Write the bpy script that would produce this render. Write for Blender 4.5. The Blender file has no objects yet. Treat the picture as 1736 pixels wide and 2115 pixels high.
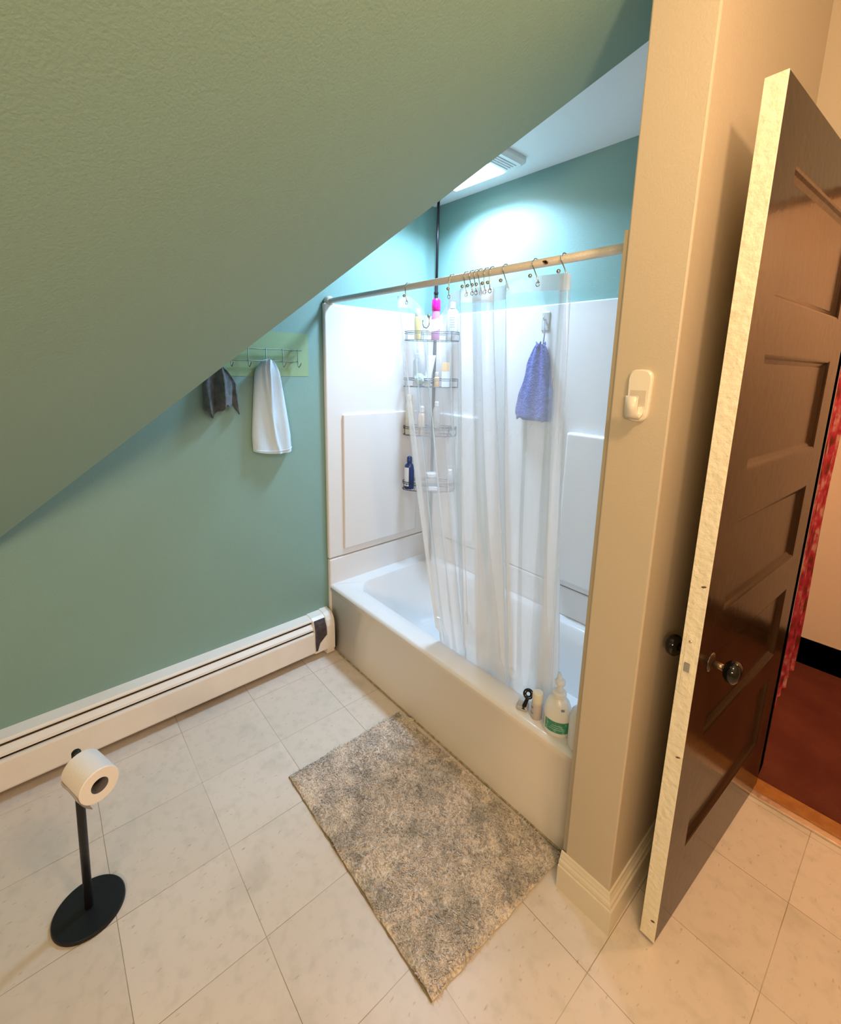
import bpy, bmesh, math, random
from mathutils import Vector, Matrix, noise
random.seed(7)
S = bpy.context.scene
COL = S.collection
PI = math.pi
# ---------------------------------------------------------------- camera
W_, H_ = 1736.0, 2115.0
CX, CY, CZ = 1.9901, -1.1601, 1.5437
YAW, PITCH, ROLL, F, PX, PY = .83432, -.194186, .022533, 931.97, 876.56, 942.97
cam = bpy.data.cameras.new('camera'); cam_o = bpy.data.objects.new('camera', cam); COL.objects.link(cam_o)
cy_, sy_, cp_, sp_ = math.cos(YAW), math.sin(YAW), math.cos(PITCH), math.sin(PITCH)
fwd = Vector((-sy_*cp_, cy_*cp_, sp_)); right = Vector((cy_, sy_, 0)); up = right.cross(fwd)
r_ = right*math.cos(ROLL) + up*math.sin(ROLL); u_ = -right*math.sin(ROLL) + up*math.cos(ROLL)
cam_o.matrix_world = Matrix(((r_.x, u_.x, -fwd.x, CX), (r_.y, u_.y, -fwd.y, CY), (r_.z, u_.z, -fwd.z, CZ), (0, 0, 0, 1)))
cam.sensor_fit = 'HORIZONTAL'; cam.sensor_width = 36; cam.lens = F/W_*36
cam.shift_x = (W_/2-PX)/W_; cam.shift_y = (PY-H_/2)/W_
cam.clip_start = .02
S.camera = cam_o
# ---------------------------------------------------------------- world, lights, exposure
S.view_settings.view_transform = 'Standard'; S.view_settings.look = 'None'
S.view_settings.gamma = 1; S.view_settings.use_curve_mapping = False
S.view_settings.exposure = 0.14
wd = bpy.data.worlds.new('world'); S.world = wd; wd.use_nodes = True
wd.node_tree.nodes['Background'].inputs[0].default_value = (.75, .85, 1, 1)
wd.node_tree.nodes['Background'].inputs[1].default_value = .3
def light(name, kind, loc, power, color, size=.1, size_y=None, rot=(0, 0, 0)):
    l = bpy.data.lights.new(name, kind); l.energy = power; l.color = color
    if kind == 'AREA':
        l.size = size
        if size_y: l.shape = 'RECTANGLE'; l.size_y = size_y
    else: l.shadow_soft_size = size
    o = bpy.data.objects.new(name, l); o.location = loc; o.rotation_euler = rot; COL.objects.link(o); return o
# added soft warm fill behind the photographer, no fixture stands there
light('rear_fill_light', 'AREA', (2.75, -2.35, 1.85), 29, (1, .725, .45), .9, .35, (math.radians(86), 0, math.radians(24)))
light('bathroom_bulb', 'POINT', (2.24, -.64, 2.30), 31, (1, .66, .38), .07)
light('hallway_bulb', 'POINT', (2.7, 1.3, 2.2), 24, (1, .57, .30), .08)
light('shower_fan_led', 'AREA', (.40, .47, 2.398), 22, (.47, .71, 1), .24, .19, (0, 0, 0)).data.spread = math.radians(150)

# ---------------------------------------------------------------- materials
def mat(name, color, rough=.5, metal=0, bump=None, var=None, coat=0, spec=None, sheen=0):
    """bump=(scale,strength), var=(scale, colour2, low, high)"""
    m = bpy.data.materials.new(name); m.use_nodes = True
    nt = m.node_tree; b = nt.nodes['Principled BSDF']
    c = tuple(color)+(1,)
    b.inputs['Base Color'].default_value = c
    b.inputs['Roughness'].default_value = rough; b.inputs['Metallic'].default_value = metal
    b.inputs['Coat Weight'].default_value = coat
    if spec is not None: b.inputs['Specular IOR Level'].default_value = spec
    if sheen: b.inputs['Sheen Weight'].default_value = sheen
    tc = nt.nodes.new('ShaderNodeTexCoord')
    if var:
        n = nt.nodes.new('ShaderNodeTexNoise'); n.inputs['Scale'].default_value = var[0]; n.inputs['Detail'].default_value = 5
        nt.links.new(tc.outputs['Object'], n.inputs['Vector'])
        r = nt.nodes.new('ShaderNodeValToRGB'); r.color_ramp.elements[0].position = var[2]; r.color_ramp.elements[1].position = var[3]
        r.color_ramp.elements[0].color = c; r.color_ramp.elements[1].color = tuple(var[1])+(1,)
        nt.links.new(n.outputs['Fac'], r.inputs['Fac']); nt.links.new(r.outputs['Color'], b.inputs['Base Color'])
    if bump:
        n = nt.nodes.new('ShaderNodeTexNoise'); n.inputs['Scale'].default_value = bump[0]; n.inputs['Detail'].default_value = 4
        nt.links.new(tc.outputs['Object'], n.inputs['Vector'])
        bp = nt.nodes.new('ShaderNodeBump'); bp.inputs['Strength'].default_value = bump[1]; bp.inputs['Distance'].default_value = .01
        nt.links.new(n.outputs['Fac'], bp.inputs['Height']); nt.links.new(bp.outputs['Normal'], b.inputs['Normal'])
    return m
def N(nt, kind, **kw):
    n = nt.nodes.new(kind)
    for k, v in kw.items(): setattr(n, k, v)
    return n
def math_(nt, op, a, b=None, c=None):
    n = nt.nodes.new('ShaderNodeMath'); n.operation = op
    for i, v in enumerate((a, b, c)):
        if v is None: continue
        if isinstance(v, (int, float)): n.inputs[i].default_value = v
        else: nt.links.new(v, n.inputs[i])
    return n.outputs[0]
GREEN = (.235, .395, .36)
M = {}
M['green'] = mat('sage_green_paint', GREEN, .5, bump=(260, .12), var=(1.5, (.22, .375, .34), .35, .7))
M['slope'] = mat('sage_green_plaster', (.25, .39, .33), .6, bump=(190, .16))
M['cream'] = mat('cream_paint', (.56, .465, .345), .42, bump=(200, .10))
M['ceil'] = mat('white_ceiling_paint', (.88, .89, .88), .7, bump=(120, .15))
M['creamtrim'] = mat('cream_gloss_trim', (.74, .65, .51), .28)
M['acrylic'] = mat('white_acrylic', (.79, .765, .745), .14, bump=(18, .02))
M['apron'] = mat('tub_enamel', (.83, .76, .68), .2, bump=(9, .03))
M['rod'] = mat('cream_painted_rod', (.62, .58, .50), .35, bump=(140, .2))
M['chrome'] = mat('brushed_nickel', (.55, .53, .50), .22, 1)
M['wire'] = mat('dark_bronze_wire', (.035, .03, .035), .35, .6)
M['black'] = mat('matte_black_metal', (.012, .014, .018), .45, .3, bump=(90, .05))
M['blackgloss'] = mat('black_glazed_knob', (.006, .005, .004), .08)
M['heater'] = mat('heater_enamel', (.88, .83, .78), .3, var=(7, (.84, .78, .71), .45, .75))
M['heaterdark'] = mat('heater_inside', (.03, .028, .03), .7)
M['darkwood'] = mat('dark_brown_varnish', (.026, .013, .006), .17, spec=.13, bump=(35, .05), var=(3, (.05, .025, .012), .4, .7))
M['paper'] = mat('toilet_paper', (.88, .84, .82), .9, bump=(150, .1))
M['core'] = mat('cardboard_core', (.12, .11, .12), .9)
M['towelw'] = mat('pale_blue_white_terry', (.66, .83, .98), .95, bump=(420, .5), sheen=.3)
M['toweld'] = mat('charcoal_terry', (.09, .115, .13), .95, bump=(300, .9), var=(40, (.17, .20, .215), .4, .65), sheen=.3)
M['rackmetal'] = mat('painted_green_wire', (.25, .29, .22), .5, .2)
M['patch'] = mat('lime_green_paint', (.29, .43, .245), .5, bump=(260, .12))
M['white'] = mat('white_plastic', (.80, .78, .74), .3)
M['hookwhite'] = mat('ivory_plastic', (.80, .72, .60), .3)
M['bottlegreen'] = mat('green_label', (.045, .26, .16), .4, var=(60, (.16, .42, .30), .55, .62))
M['clearplastic'] = mat('cloudy_plastic', (.72, .70, .66), .3)
M['clearplastic'].node_tree.nodes['Principled BSDF'].inputs['Transmission Weight'].default_value = .5
M['blue'] = mat('navy_plastic', (.015, .035, .14), .25)
M['pink'] = mat('hot_pink_plastic', (.75, .01, .28), .3)
M['pinkish'] = mat('orchid_pink_plastic', (.62, .22, .50), .35)
M['yellow'] = mat('yellow_plastic', (.80, .62, .18), .3)
M['peach'] = mat('peach_plastic', (.78, .55, .40), .4)
M['orange'] = mat('orange_print', (.80, .50, .22), .5)
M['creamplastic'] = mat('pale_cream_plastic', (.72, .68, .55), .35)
M['label'] = mat('white_label', (.75, .76, .78), .5)
M['ink'] = mat('grey_print', (.20, .24, .25), .6)
M['loofah'] = mat('blue_mesh', (.07, .10, .38), .9, bump=(120, 1.0), var=(50, (.13, .17, .48), .4, .65))
M['hallwall'] = mat('beige_wall_paint', (.78, .62, .46), .6)
M['hallbase'] = mat('black_baseboard', (.012, .008, .006), .3)
M['brass'] = mat('aluminium_edge', (.80, .66, .52), .32, .9, bump=(40, .2))
M['tape'] = mat('brown_tape', (.13, .105, .11), .5, var=(60, (.20, .17, .17), .5, .7))
M['pipe'] = M['wire']
M['grime'] = mat('yellowed_caulk', (.32, .25, .15), .8, var=(70, (.50, .42, .30), .4, .6), bump=(120, .6))

def floor_mat():
    m = bpy.data.materials.new('vinyl_floor_tiles'); m.use_nodes = True; nt = m.node_tree; b = nt.nodes['Principled BSDF']
    tc = N(nt, 'ShaderNodeTexCoord')
    mp = N(nt, 'ShaderNodeMapping'); mp.vector_type = 'POINT'
    phi = .0203; T = .3048
    mp.inputs['Rotation'].default_value = (0, 0, phi)
    nt.links.new(tc.outputs['Object'], mp.inputs['Vector'])
    sp = N(nt, 'ShaderNodeSeparateXYZ'); nt.links.new(mp.outputs[0], sp.inputs[0])
    u = math_(nt, 'DIVIDE', math_(nt, 'SUBTRACT', sp.outputs[0], .4142-10*T), T)
    v = math_(nt, 'DIVIDE', math_(nt, 'SUBTRACT', sp.outputs[1], -1.0994-10*T), T)
    wob = N(nt, 'ShaderNodeTexNoise'); wob.inputs['Scale'].default_value = 8; nt.links.new(tc.outputs['Object'], wob.inputs['Vector'])
    def edge(x, w):
        f = math_(nt, 'FRACT', math_(nt, 'ADD', x, math_(nt, 'MULTIPLY', math_(nt, 'SUBTRACT', wob.outputs['Fac'], .5), .006)))
        d = math_(nt, 'MINIMUM', f, math_(nt, 'SUBTRACT', 1, f))
        n = N(nt, 'ShaderNodeMapRange'); n.inputs['From Min'].default_value = w*.4; n.inputs['From Max'].default_value = w
        n.inputs['To Min'].default_value = 1; n.inputs['To Max'].default_value = 0; nt.links.new(d, n.inputs['Value']); return n.outputs[0]
    e = math_(nt, 'MAXIMUM', edge(u, .0042), edge(v, .0042))
    vis = N(nt, 'ShaderNodeTexNoise'); vis.inputs['Scale'].default_value = 2.2; nt.links.new(tc.outputs['Object'], vis.inputs['Vector'])
    vr = N(nt, 'ShaderNodeMapRange'); vr.inputs['From Min'].default_value = .36; vr.inputs['From Max'].default_value = .58; vr.inputs['To Min'].default_value = .30; vr.inputs['To Max'].default_value = .95
    nt.links.new(vis.outputs['Fac'], vr.inputs['Value'])
    e = math_(nt, 'MULTIPLY', e, vr.outputs[0])
    # per tile tone
    cb = N(nt, 'ShaderNodeCombineXYZ'); nt.links.new(math_(nt, 'FLOOR', u), cb.inputs[0]); nt.links.new(math_(nt, 'FLOOR', v), cb.inputs[1])
    wn = N(nt, 'ShaderNodeTexWhiteNoise'); nt.links.new(cb.outputs[0], wn.inputs['Vector'])
    def mix(fac, a, bb):
        x = N(nt, 'ShaderNodeMix', data_type='RGBA')
        if isinstance(fac, float): x.inputs[0].default_value = fac
        else: nt.links.new(fac, x.inputs[0])
        for i, c in ((6, a), (7, bb)):
            if isinstance(c, tuple): x.inputs[i].default_value = c+(1,)
            else: nt.links.new(c, x.inputs[i])
        return x.outputs[2]
    base = mix(wn.outputs['Value'], (.76, .655, .565), (.71, .61, .52))
    # broad mottling
    n1 = N(nt, 'ShaderNodeTexNoise'); n1.inputs['Scale'].default_value = 26; n1.inputs['Detail'].default_value = 6; nt.links.new(tc.outputs['Object'], n1.inputs['Vector'])
    r1 = N(nt, 'ShaderNodeMapRange'); r1.inputs['From Min'].default_value = .5; r1.inputs['From Max'].default_value = .75; nt.links.new(n1.outputs['Fac'], r1.inputs['Value'])
    base = mix(math_(nt, 'MULTIPLY', r1.outputs[0], .5), base, (.55, .49, .40))
    # fine elongated flecks
    mp2 = N(nt, 'ShaderNodeMapping'); mp2.inputs['Scale'].default_value = (95, 38, 1); mp2.inputs['Rotation'].default_value = (0, 0, .5); nt.links.new(tc.outputs['Object'], mp2.inputs['Vector'])
    n2 = N(nt, 'ShaderNodeTexNoise'); n2.inputs['Scale'].default_value = 1; n2.inputs['Detail'].default_value = 2; nt.links.new(mp2.outputs[0], n2.inputs['Vector'])
    r2 = N(nt, 'ShaderNodeMapRange'); r2.inputs['From Min'].default_value = .66; r2.inputs['From Max'].default_value = .76; nt.links.new(n2.outputs['Fac'], r2.inputs['Value'])
    base = mix(math_(nt, 'MULTIPLY', r2.outputs[0], .6), base, (.38, .30, .20))
    # worn dull patches near tub
    n3 = N(nt, 'ShaderNodeTexNoise'); n3.inputs['Scale'].default_value = 4.5; n3.inputs['Detail'].default_value = 8; nt.links.new(tc.outputs['Object'], n3.inputs['Vector'])
    r3 = N(nt, 'ShaderNodeMapRange'); r3.inputs['From Min'].default_value = .58; r3.inputs['From Max'].default_value = .72; nt.links.new(n3.outputs['Fac'], r3.inputs['Value'])
    base = mix(math_(nt, 'MULTIPLY', r3.outputs[0], .35), base, (.44, .40, .33))
    base = mix(e, base, (.30, .23, .13))
    nt.links.new(base, b.inputs['Base Color'])
    b.inputs['Roughness'].default_value = .38
    bp = N(nt, 'ShaderNodeBump'); bp.inputs['Strength'].default_value = .25; bp.inputs['Distance'].default_value = .002
    h = math_(nt, 'SUBTRACT', math_(nt, 'MULTIPLY', n1.outputs['Fac'], .4), e); nt.links.new(h, bp.inputs['Height']); nt.links.new(bp.outputs[0], b.inputs['Normal'])
    return m
M['floor'] = floor_mat()
M['carpet'] = mat('rust_red_carpet', (.17, .035, .012), .95, bump=(300, .8), var=(5, (.12, .015, .006), .35, .7))
M['wood'] = mat('orange_oak', (.42, .17, .035), .4, var=(30, (.34, .12, .02), .4, .65))
def curtain_mat(name, lo, hi, tint):
    m = bpy.data.materials.new(name); m.use_nodes = True; nt = m.node_tree
    out = nt.nodes['Material Output']; nt.nodes.remove(nt.nodes['Principled BSDF'])
    tr = N(nt, 'ShaderNodeBsdfTransparent'); tr.inputs[0].default_value = (.97, .98, 1, 1)
    df = N(nt, 'ShaderNodeBsdfDiffuse'); df.inputs[0].default_value = tint+(1,)
    tl = N(nt, 'ShaderNodeBsdfTranslucent'); tl.inputs[0].default_value = tint+(1,)
    gl = N(nt, 'ShaderNodeBsdfGlossy'); gl.inputs['Roughness'].default_value = .18
    a = N(nt, 'ShaderNodeMixShader'); a.inputs[0].default_value = .6; nt.links.new(df.outputs[0], a.inputs[1]); nt.links.new(tl.outputs[0], a.inputs[2])
    tc = N(nt, 'ShaderNodeTexCoord'); sp = N(nt, 'ShaderNodeSeparateXYZ'); nt.links.new(tc.outputs['Object'], sp.inputs[0])
    mr = N(nt, 'ShaderNodeMapRange'); mr.inputs['From Min'].default_value = 1.5; mr.inputs['From Max'].default_value = .55
    mr.inputs['To Min'].default_value = lo; mr.inputs['To Max'].default_value = hi; nt.links.new(sp.outputs[2], mr.inputs['Value'])
    nz = N(nt, 'ShaderNodeTexNoise'); nz.inputs['Scale'].default_value = 6; nz.inputs['Detail'].default_value = 4
    mp = N(nt, 'ShaderNodeMapping'); mp.inputs['Scale'].default_value = (3, 3, .6); nt.links.new(tc.outputs['Object'], mp.inputs[0]); nt.links.new(mp.outputs[0], nz.inputs['Vector'])
    f = math_(nt, 'ADD', mr.outputs[0], math_(nt, 'MULTIPLY', math_(nt, 'SUBTRACT', nz.outputs['Fac'], .5), .18))
    lw = N(nt, 'ShaderNodeLayerWeight'); lw.inputs['Blend'].default_value = .35
    f = math_(nt, 'ADD', f, math_(nt, 'MULTIPLY', lw.outputs['Facing'], .25))
    f = math_(nt, 'MINIMUM', f, .95)
    mx = N(nt, 'ShaderNodeMixShader'); nt.links.new(f, mx.inputs[0]); nt.links.new(tr.outputs[0], mx.inputs[1]); nt.links.new(a.outputs[0], mx.inputs[2])
    m2 = N(nt, 'ShaderNodeMixShader'); nt.links.new(math_(nt, 'ADD', math_(nt, 'MULTIPLY', lw.outputs['Fresnel'], .22), .02), m2.inputs[0]); nt.links.new(mx.outputs[0], m2.inputs[1]); nt.links.new(gl.outputs[0], m2.inputs[2])
    nt.links.new(m2.outputs[0], out.inputs[0]); return m
M['curtain'] = curtain_mat('clear_vinyl', .16, .68, (.99, .98, .96))
M['hem'] = curtain_mat('white_vinyl_hem', .62, .62, (.92, .93, .92))
def emit(name, col, s):
    m = bpy.data.materials.new(name); m.use_nodes = True; nt = m.node_tree
    b = nt.nodes['Principled BSDF']; b.inputs['Emission Color'].default_value = col+(1,); b.inputs['Emission Strength'].default_value = s
    b.inputs['Base Color'].default_value = (.9, .9, .9, 1); return m
M['led'] = emit('led_diffuser', (.80, .92, 1), 9)
def rug_mat(name, k):
    m = mat(name, (.40*k, .36*k, .31*k), .95)
    nt = m.node_tree; b = nt.nodes['Principled BSDF']
    tc = N(nt, 'ShaderNodeTexCoord')
    n = N(nt, 'ShaderNodeTexNoise'); n.inputs['Scale'].default_value = 8; n.inputs['Detail'].default_value = 10; n.inputs['Roughness'].default_value = .72
    nt.links.new(tc.outputs['Object'], n.inputs['Vector'])
    r = N(nt, 'ShaderNodeValToRGB'); e = r.color_ramp.elements
    e[0].position = .38; e[0].color = (.56*k, .50*k, .43*k, 1); e[1].position = .54; e[1].color = (.86*k, .74*k, .63*k, 1)
    nt.links.new(n.outputs['Fac'], r.inputs[0])
    n2 = N(nt, 'ShaderNodeTexNoise'); n2.inputs['Scale'].default_value = 70; n2.inputs['Detail'].default_value = 3; n2.inputs['Distortion'].default_value = 1.5; nt.links.new(tc.outputs['Object'], n2.inputs['Vector'])
    r2 = N(nt, 'ShaderNodeMapRange'); r2.inputs['From Min'].default_value = .36; r2.inputs['From Max'].default_value = .56; r2.inputs['To Min'].default_value = .55; nt.links.new(n2.outputs['Fac'], r2.inputs['Value'])
    vm = N(nt, 'ShaderNodeVectorMath', operation='SCALE'); nt.links.new(r.outputs[0], vm.inputs[0]); nt.links.new(r2.outputs[0], vm.inputs['Scale']); nt.links.new(vm.outputs[0], b.inputs['Base Color']); return m
M['rug'] = rug_mat('taupe_shag', 1.0)
def curtain_red():
    m = mat('red_mottled_cloth', (.5, .03, .06), .85); nt = m.node_tree; b = nt.nodes['Principled BSDF']
    tc = N(nt, 'ShaderNodeTexCoord'); n = N(nt, 'ShaderNodeTexNoise'); n.inputs['Scale'].default_value = 16; n.inputs['Detail'].default_value = 6
    nt.links.new(tc.outputs['Object'], n.inputs['Vector'])
    r = N(nt, 'ShaderNodeValToRGB'); e = r.color_ramp.elements
    e[0].position = .38; e[0].color = (.22, .04, .015, 1); e[1].position = .66; e[1].color = (.80, .42, .36, 1)
    q = e.new(.48); q.color = (.62, .03, .08, 1); q = e.new(.57); q.color = (.70, .10, .13, 1)
    nt.links.new(n.outputs['Fac'], r.inputs[0]); nt.links.new(r.outputs[0], b.inputs['Base Color']); return m
M['redcloth'] = curtain_red()

# ---------------------------------------------------------------- mesh helpers
def new_obj(name, verts, faces, m, parent=None, smooth=False, mats=None, fmat=None):
    me = bpy.data.meshes.new(name); me.from_pydata([tuple(v) for v in verts], [], faces)
    for mm in (mats or [m]): me.materials.append(mm)
    if fmat:
        for i, k in enumerate(fmat): me.polygons[i].material_index = k
    if smooth:
        for p in me.polygons: p.use_smooth = True
    me.update()
    o = bpy.data.objects.new(name, me); COL.objects.link(o)
    if parent is not None: o.parent = parent
    return o
def from_bm(name, bm, m, parent=None, smooth=False):
    bmesh.ops.recalc_face_normals(bm, faces=bm.faces[:])
    me = bpy.data.meshes.new(name); bm.to_mesh(me); bm.free(); me.materials.append(m)
    if smooth:
        for p in me.polygons: p.use_smooth = True
    o = bpy.data.objects.new(name, me); COL.objects.link(o)
    if parent is not None: o.parent = parent
    return o
def add_box(bm, lo, hi, bev=0, seg=2):
    vs = [bm.verts.new((x, y, z)) for x in (lo[0], hi[0]) for y in (lo[1], hi[1]) for z in (lo[2], hi[2])]
    fs = [(0, 1, 3, 2), (4, 6, 7, 5), (0, 4, 5, 1), (2, 3, 7, 6), (0, 2, 6, 4), (1, 5, 7, 3)]
    ff = [bm.faces.new([vs[i] for i in f]) for f in fs]
    if bev:
        es = list({e for f in ff for e in f.edges}); bmesh.ops.bevel(bm, geom=es, offset=bev, segments=seg, affect='EDGES', profile=.5)
def box(name, lo, hi, m, parent=None, bev=0, seg=2):
    bm = bmesh.new(); add_box(bm, lo, hi, bev, seg); return from_bm(name, bm, m, parent, smooth=False)
def add_tube(bm, pts, r, n=10, closed=False, cap=True):
    pts = [Vector(p) for p in pts]; rings = []
    rad = r if isinstance(r, (list, tuple)) else [r]*len(pts)
    L = len(pts); prev = None
    for i, p in enumerate(pts):
        a = pts[(i-1) % L] if (closed or i > 0) else p; b = pts[(i+1) % L] if (closed or i < L-1) else p
        t = (b-a).normalized()
        if prev is None:
            x = t.orthogonal().normalized()
        else:
            x = (prev - t*prev.dot(t)); x = x.normalized() if x.length > 1e-6 else t.orthogonal().normalized()
        prev = x; y = t.cross(x)
        rings.append([bm.verts.new(p + (x*math.cos(k*2*PI/n) + y*math.sin(k*2*PI/n))*rad[i]) for k in range(n)])
    for i in range(L if closed else L-1):
        A, B = rings[i], rings[(i+1) % L]
        for k in range(n): bm.faces.new((A[k], A[(k+1) % n], B[(k+1) % n], B[k]))
    if cap and not closed:
        bm.faces.new(rings[0][::-1]); bm.faces.new(rings[-1])
def tube(name, pts, r, m, parent=None, n=10, closed=False):
    bm = bmesh.new(); add_tube(bm, pts, r, n, closed); return from_bm(name, bm, m, parent, smooth=True)
def add_lathe(bm, prof, c=(0, 0, 0), n=28, sx=1, sy=1, rz=0, a0=0, a1=2*PI):
    rings = []; full = abs(a1-a0-2*PI) < 1e-6; cnt = n if full else n+1
    for r, z in prof:
        ring = []
        for k in range(cnt):
            a = a0+(a1-a0)*k/n; x, y = max(r, 1e-5)*math.cos(a)*sx, max(r, 1e-5)*math.sin(a)*sy
            ring.append(bm.verts.new((c[0]+x*math.cos(rz)-y*math.sin(rz), c[1]+x*math.sin(rz)+y*math.cos(rz), c[2]+z)))
        rings.append(ring)
    for A, B in zip(rings, rings[1:]):
        for k in range(cnt if full else cnt-1): bm.faces.new((A[k], A[(k+1) % cnt], B[(k+1) % cnt], B[k]))
    if full:
        bm.faces.new(rings[0][::-1]); bm.faces.new(rings[-1])
def lathe(name, prof, m, parent=None, c=(0, 0, 0), n=28, **kw):
    bm = bmesh.new(); add_lathe(bm, prof, c, n, **kw); o = from_bm(name, bm, m, parent, smooth=True)
    sharp(o); return o
def sharp(o, ang=40):
    me = o.data
    bm = bmesh.new(); bm.from_mesh(me)
    for e in bm.edges:
        if len(e.link_faces) == 2 and e.calc_face_angle(0) > math.radians(ang): e.smooth = False
    bm.to_mesh(me); bm.free()
def empty(name, loc, label=None, cat=None, group=None, rz=0):
    o = bpy.data.objects.new(name, None); COL.objects.link(o); o.location = loc; o.rotation_euler = (0, 0, rz); o.empty_display_size = .05
    if label: tag(o, label, cat, group)
    return o
def tag(o, label, cat, group=None):
    o['label'] = label; o['category'] = cat
    if group: o['group'] = group
    return o
def struct(o, label=None):
    o['kind'] = 'structure'
    if label: o['label'] = label
    return o
def sweep_profile(name, prof, p0, p1, m, parent=None):
    """prof: list of (out, z); extruded from p0 to p1 along an axis; out = perpendicular (p1-p0) x up, to the right hand side"""
    a, b = Vector(p0), Vector(p1); d = (b-a).normalized(); o = d.cross(Vector((0, 0, 1)))
    vs = [p+o*x+Vector((0, 0, z)) for p in (a, b) for x, z in prof]; n = len(prof)
    fs = [(i, (i+1) % n, n+(i+1) % n, n+i) for i in range(n)] + [tuple(range(n))[::-1], tuple(range(n, 2*n))]
    bm = bmesh.new(); V = [bm.verts.new(v) for v in vs]
    for f in fs: bm.faces.new([V[i] for i in f])
    return from_bm(name, bm, m, parent)

# ---------------------------------------------------------------- the setting
XW, H, YB, H2 = -.055, 2.439, .735, 2.75      # left wall plane, ceiling height, alcove back wall
YC, XC, XE = -.085, 1.475, 1.611    # partition nose: face y, alcove side x, room side x
YD = .79                            # door wall (bathroom face)
struct(box('floor', (-.2, -2.75, -.1), (3.5, .80, 0), M['floor']), 'pale beige vinyl tile floor')
struct(box('floor_hall', (1.3, .80, -.1), (3.6, 2.0, .004), M['carpet']), 'rust red hall carpet')
struct(box('wall_left', (XW-.1, -2.75, 0), (XW, YB+.1, H2+.01), M['green']), 'sage green wall above the baseboard heater')
struct(box('wall_alcove_back', (XW, YB, 0), (XC, YB+.1, H+.06), M['green']), 'green wall above the shower surround')
w = box('wall_partition', (XC, YC, 0), (XE, YD+.08, H2+.01), M['cream'], bev=.004); struct(w, 'cream painted partition end beside the tub')
# door wall: piece left of the opening, header, right piece
bm = bmesh.new()
add_box(bm, (XE, YD, 0), (1.775, YD+.11, H2+.01)); add_box(bm, (1.775, YD, 2.12), (2.60, YD+.11, H2+.01)); add_box(bm, (2.60, YD, 0), (3.5, YD+.11, H2+.01))
struct(from_bm('wall_door_side', bm, M['cream']), 'cream wall around the doorway')
struct(box('wall_right', (3.4, -2.75, 0), (3.5, YD, H2+.01), M['cream']), 'cream wall out of frame')
struct(box('wall_rear', (-.2, -2.75, 0), (3.5, -2.65, H2+.01), M['cream']), 'wall behind the camera')
struct(box('ceiling_alcove', (XW, YC+.002-.9, H), (XC-.0005, YB, H+.03), M['ceil']), 'white flat ceiling over the tub')
struct(box('ceiling', (-.2, -2.75, H2), (3.6, YD+.11, H2+.1), M['ceil']), 'white ceiling')
struct(box('ceiling_hall', (1.3, YD+.11, 2.44), (3.6, 2.0, 2.54), M['ceil']), 'hall ceiling')
# sloped ceiling slab
P1 = Vector((XW, -1.42, .811)); P2 = Vector((1.324, .242, H)); P3 = Vector((1.434, 0, H))
n_ = (P2-P1).cross(P3-P2)
far = P2+(P3-P2)*((-2.7-P2.y)/(P3.y-P2.y))
qz = P1.z - (n_.y*(-2.7-P1.y))/n_.z
g_ = Vector((.242, .11, 0)).normalized(); upv = g_*((H2-H)/.813)+Vector((0, 0, H2-H))
P2u, faru = P2+upv, far+upv
Q = Vector((XW, -2.7, qz)); P1t = Vector((XW, P1.y, H2)); Qt = Vector((XW, -2.7, H2))
def sink(v): return Vector((v.x-(.02 if abs(v.x-XW) < 1e-4 else 0), v.y, v.z+(.02 if abs(v.z-H2) < 1e-4 else 0)))
vs = [P1, P2, far, Q, P1t, Qt, P2u, faru, Vector((P2.x, P2.y, H2))]
sl = new_obj('ceiling_slope', [sink(v) for v in vs], [(0, 3, 2, 1), (1, 2, 7, 6), (0, 1, 8, 4), (0, 4, 5, 3), (3, 5, 7, 2), (1, 6, 8), (4, 8, 6, 7, 5)], M['slope'])
struct(sl, 'sage green sloped ceiling cutting across the room')
# baseboard trim around the partition nose
prof = [(0, 0), (.018, 0), (.018, .080), (.0165, .082), (.013, .083), (.0145, .088), (.013, .096), (.0085, .101), (.0085, .105), (.0055, .112), (.004, .120), (0, .122)]
bm = bmesh.new()
def trim_path(path, prof, name, m):
    bm = bmesh.new(); rings = []
    P = [Vector(p) for p in path]
    for i, p in enumerate(P):
        dirs = []
        if i > 0: dirs.append((p-P[i-1]).normalized())
        if i < len(P)-1: dirs.append((P[i+1]-p).normalized())
        outs = [d.cross(Vector((0, 0, 1))) for d in dirs]
        o = outs[0] if len(outs) == 1 else (outs[0]+outs[1])/(1+outs[0].dot(outs[1]))
        rings.append([bm.verts.new(p+o*x+Vector((0, 0, z))) for x, z in prof])
    n = len(prof)
    for A, B in zip(rings, rings[1:]):
        for k in range(n): bm.faces.new((A[k], A[(k+1) % n], B[(k+1) % n], B[k]))
    bm.faces.new(rings[0][::-1]); bm.faces.new(rings[-1])
    return from_bm(name, bm, m)
struct(trim_path([(XC-.012, YC, 0), (XE, YC, 0), (XE, YD, 0)], prof, 'baseboard_partition', M['creamtrim']), 'cream moulded baseboard around the partition')
struct(box('trim_1', (XC-.011, YC+.004, .123), (XC+.0, YC+.09, 1.862), mat('tan_caulked_edge', (.36, .31, .22), .6)), 'dull tan edge of the surround beside the partition')
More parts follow.
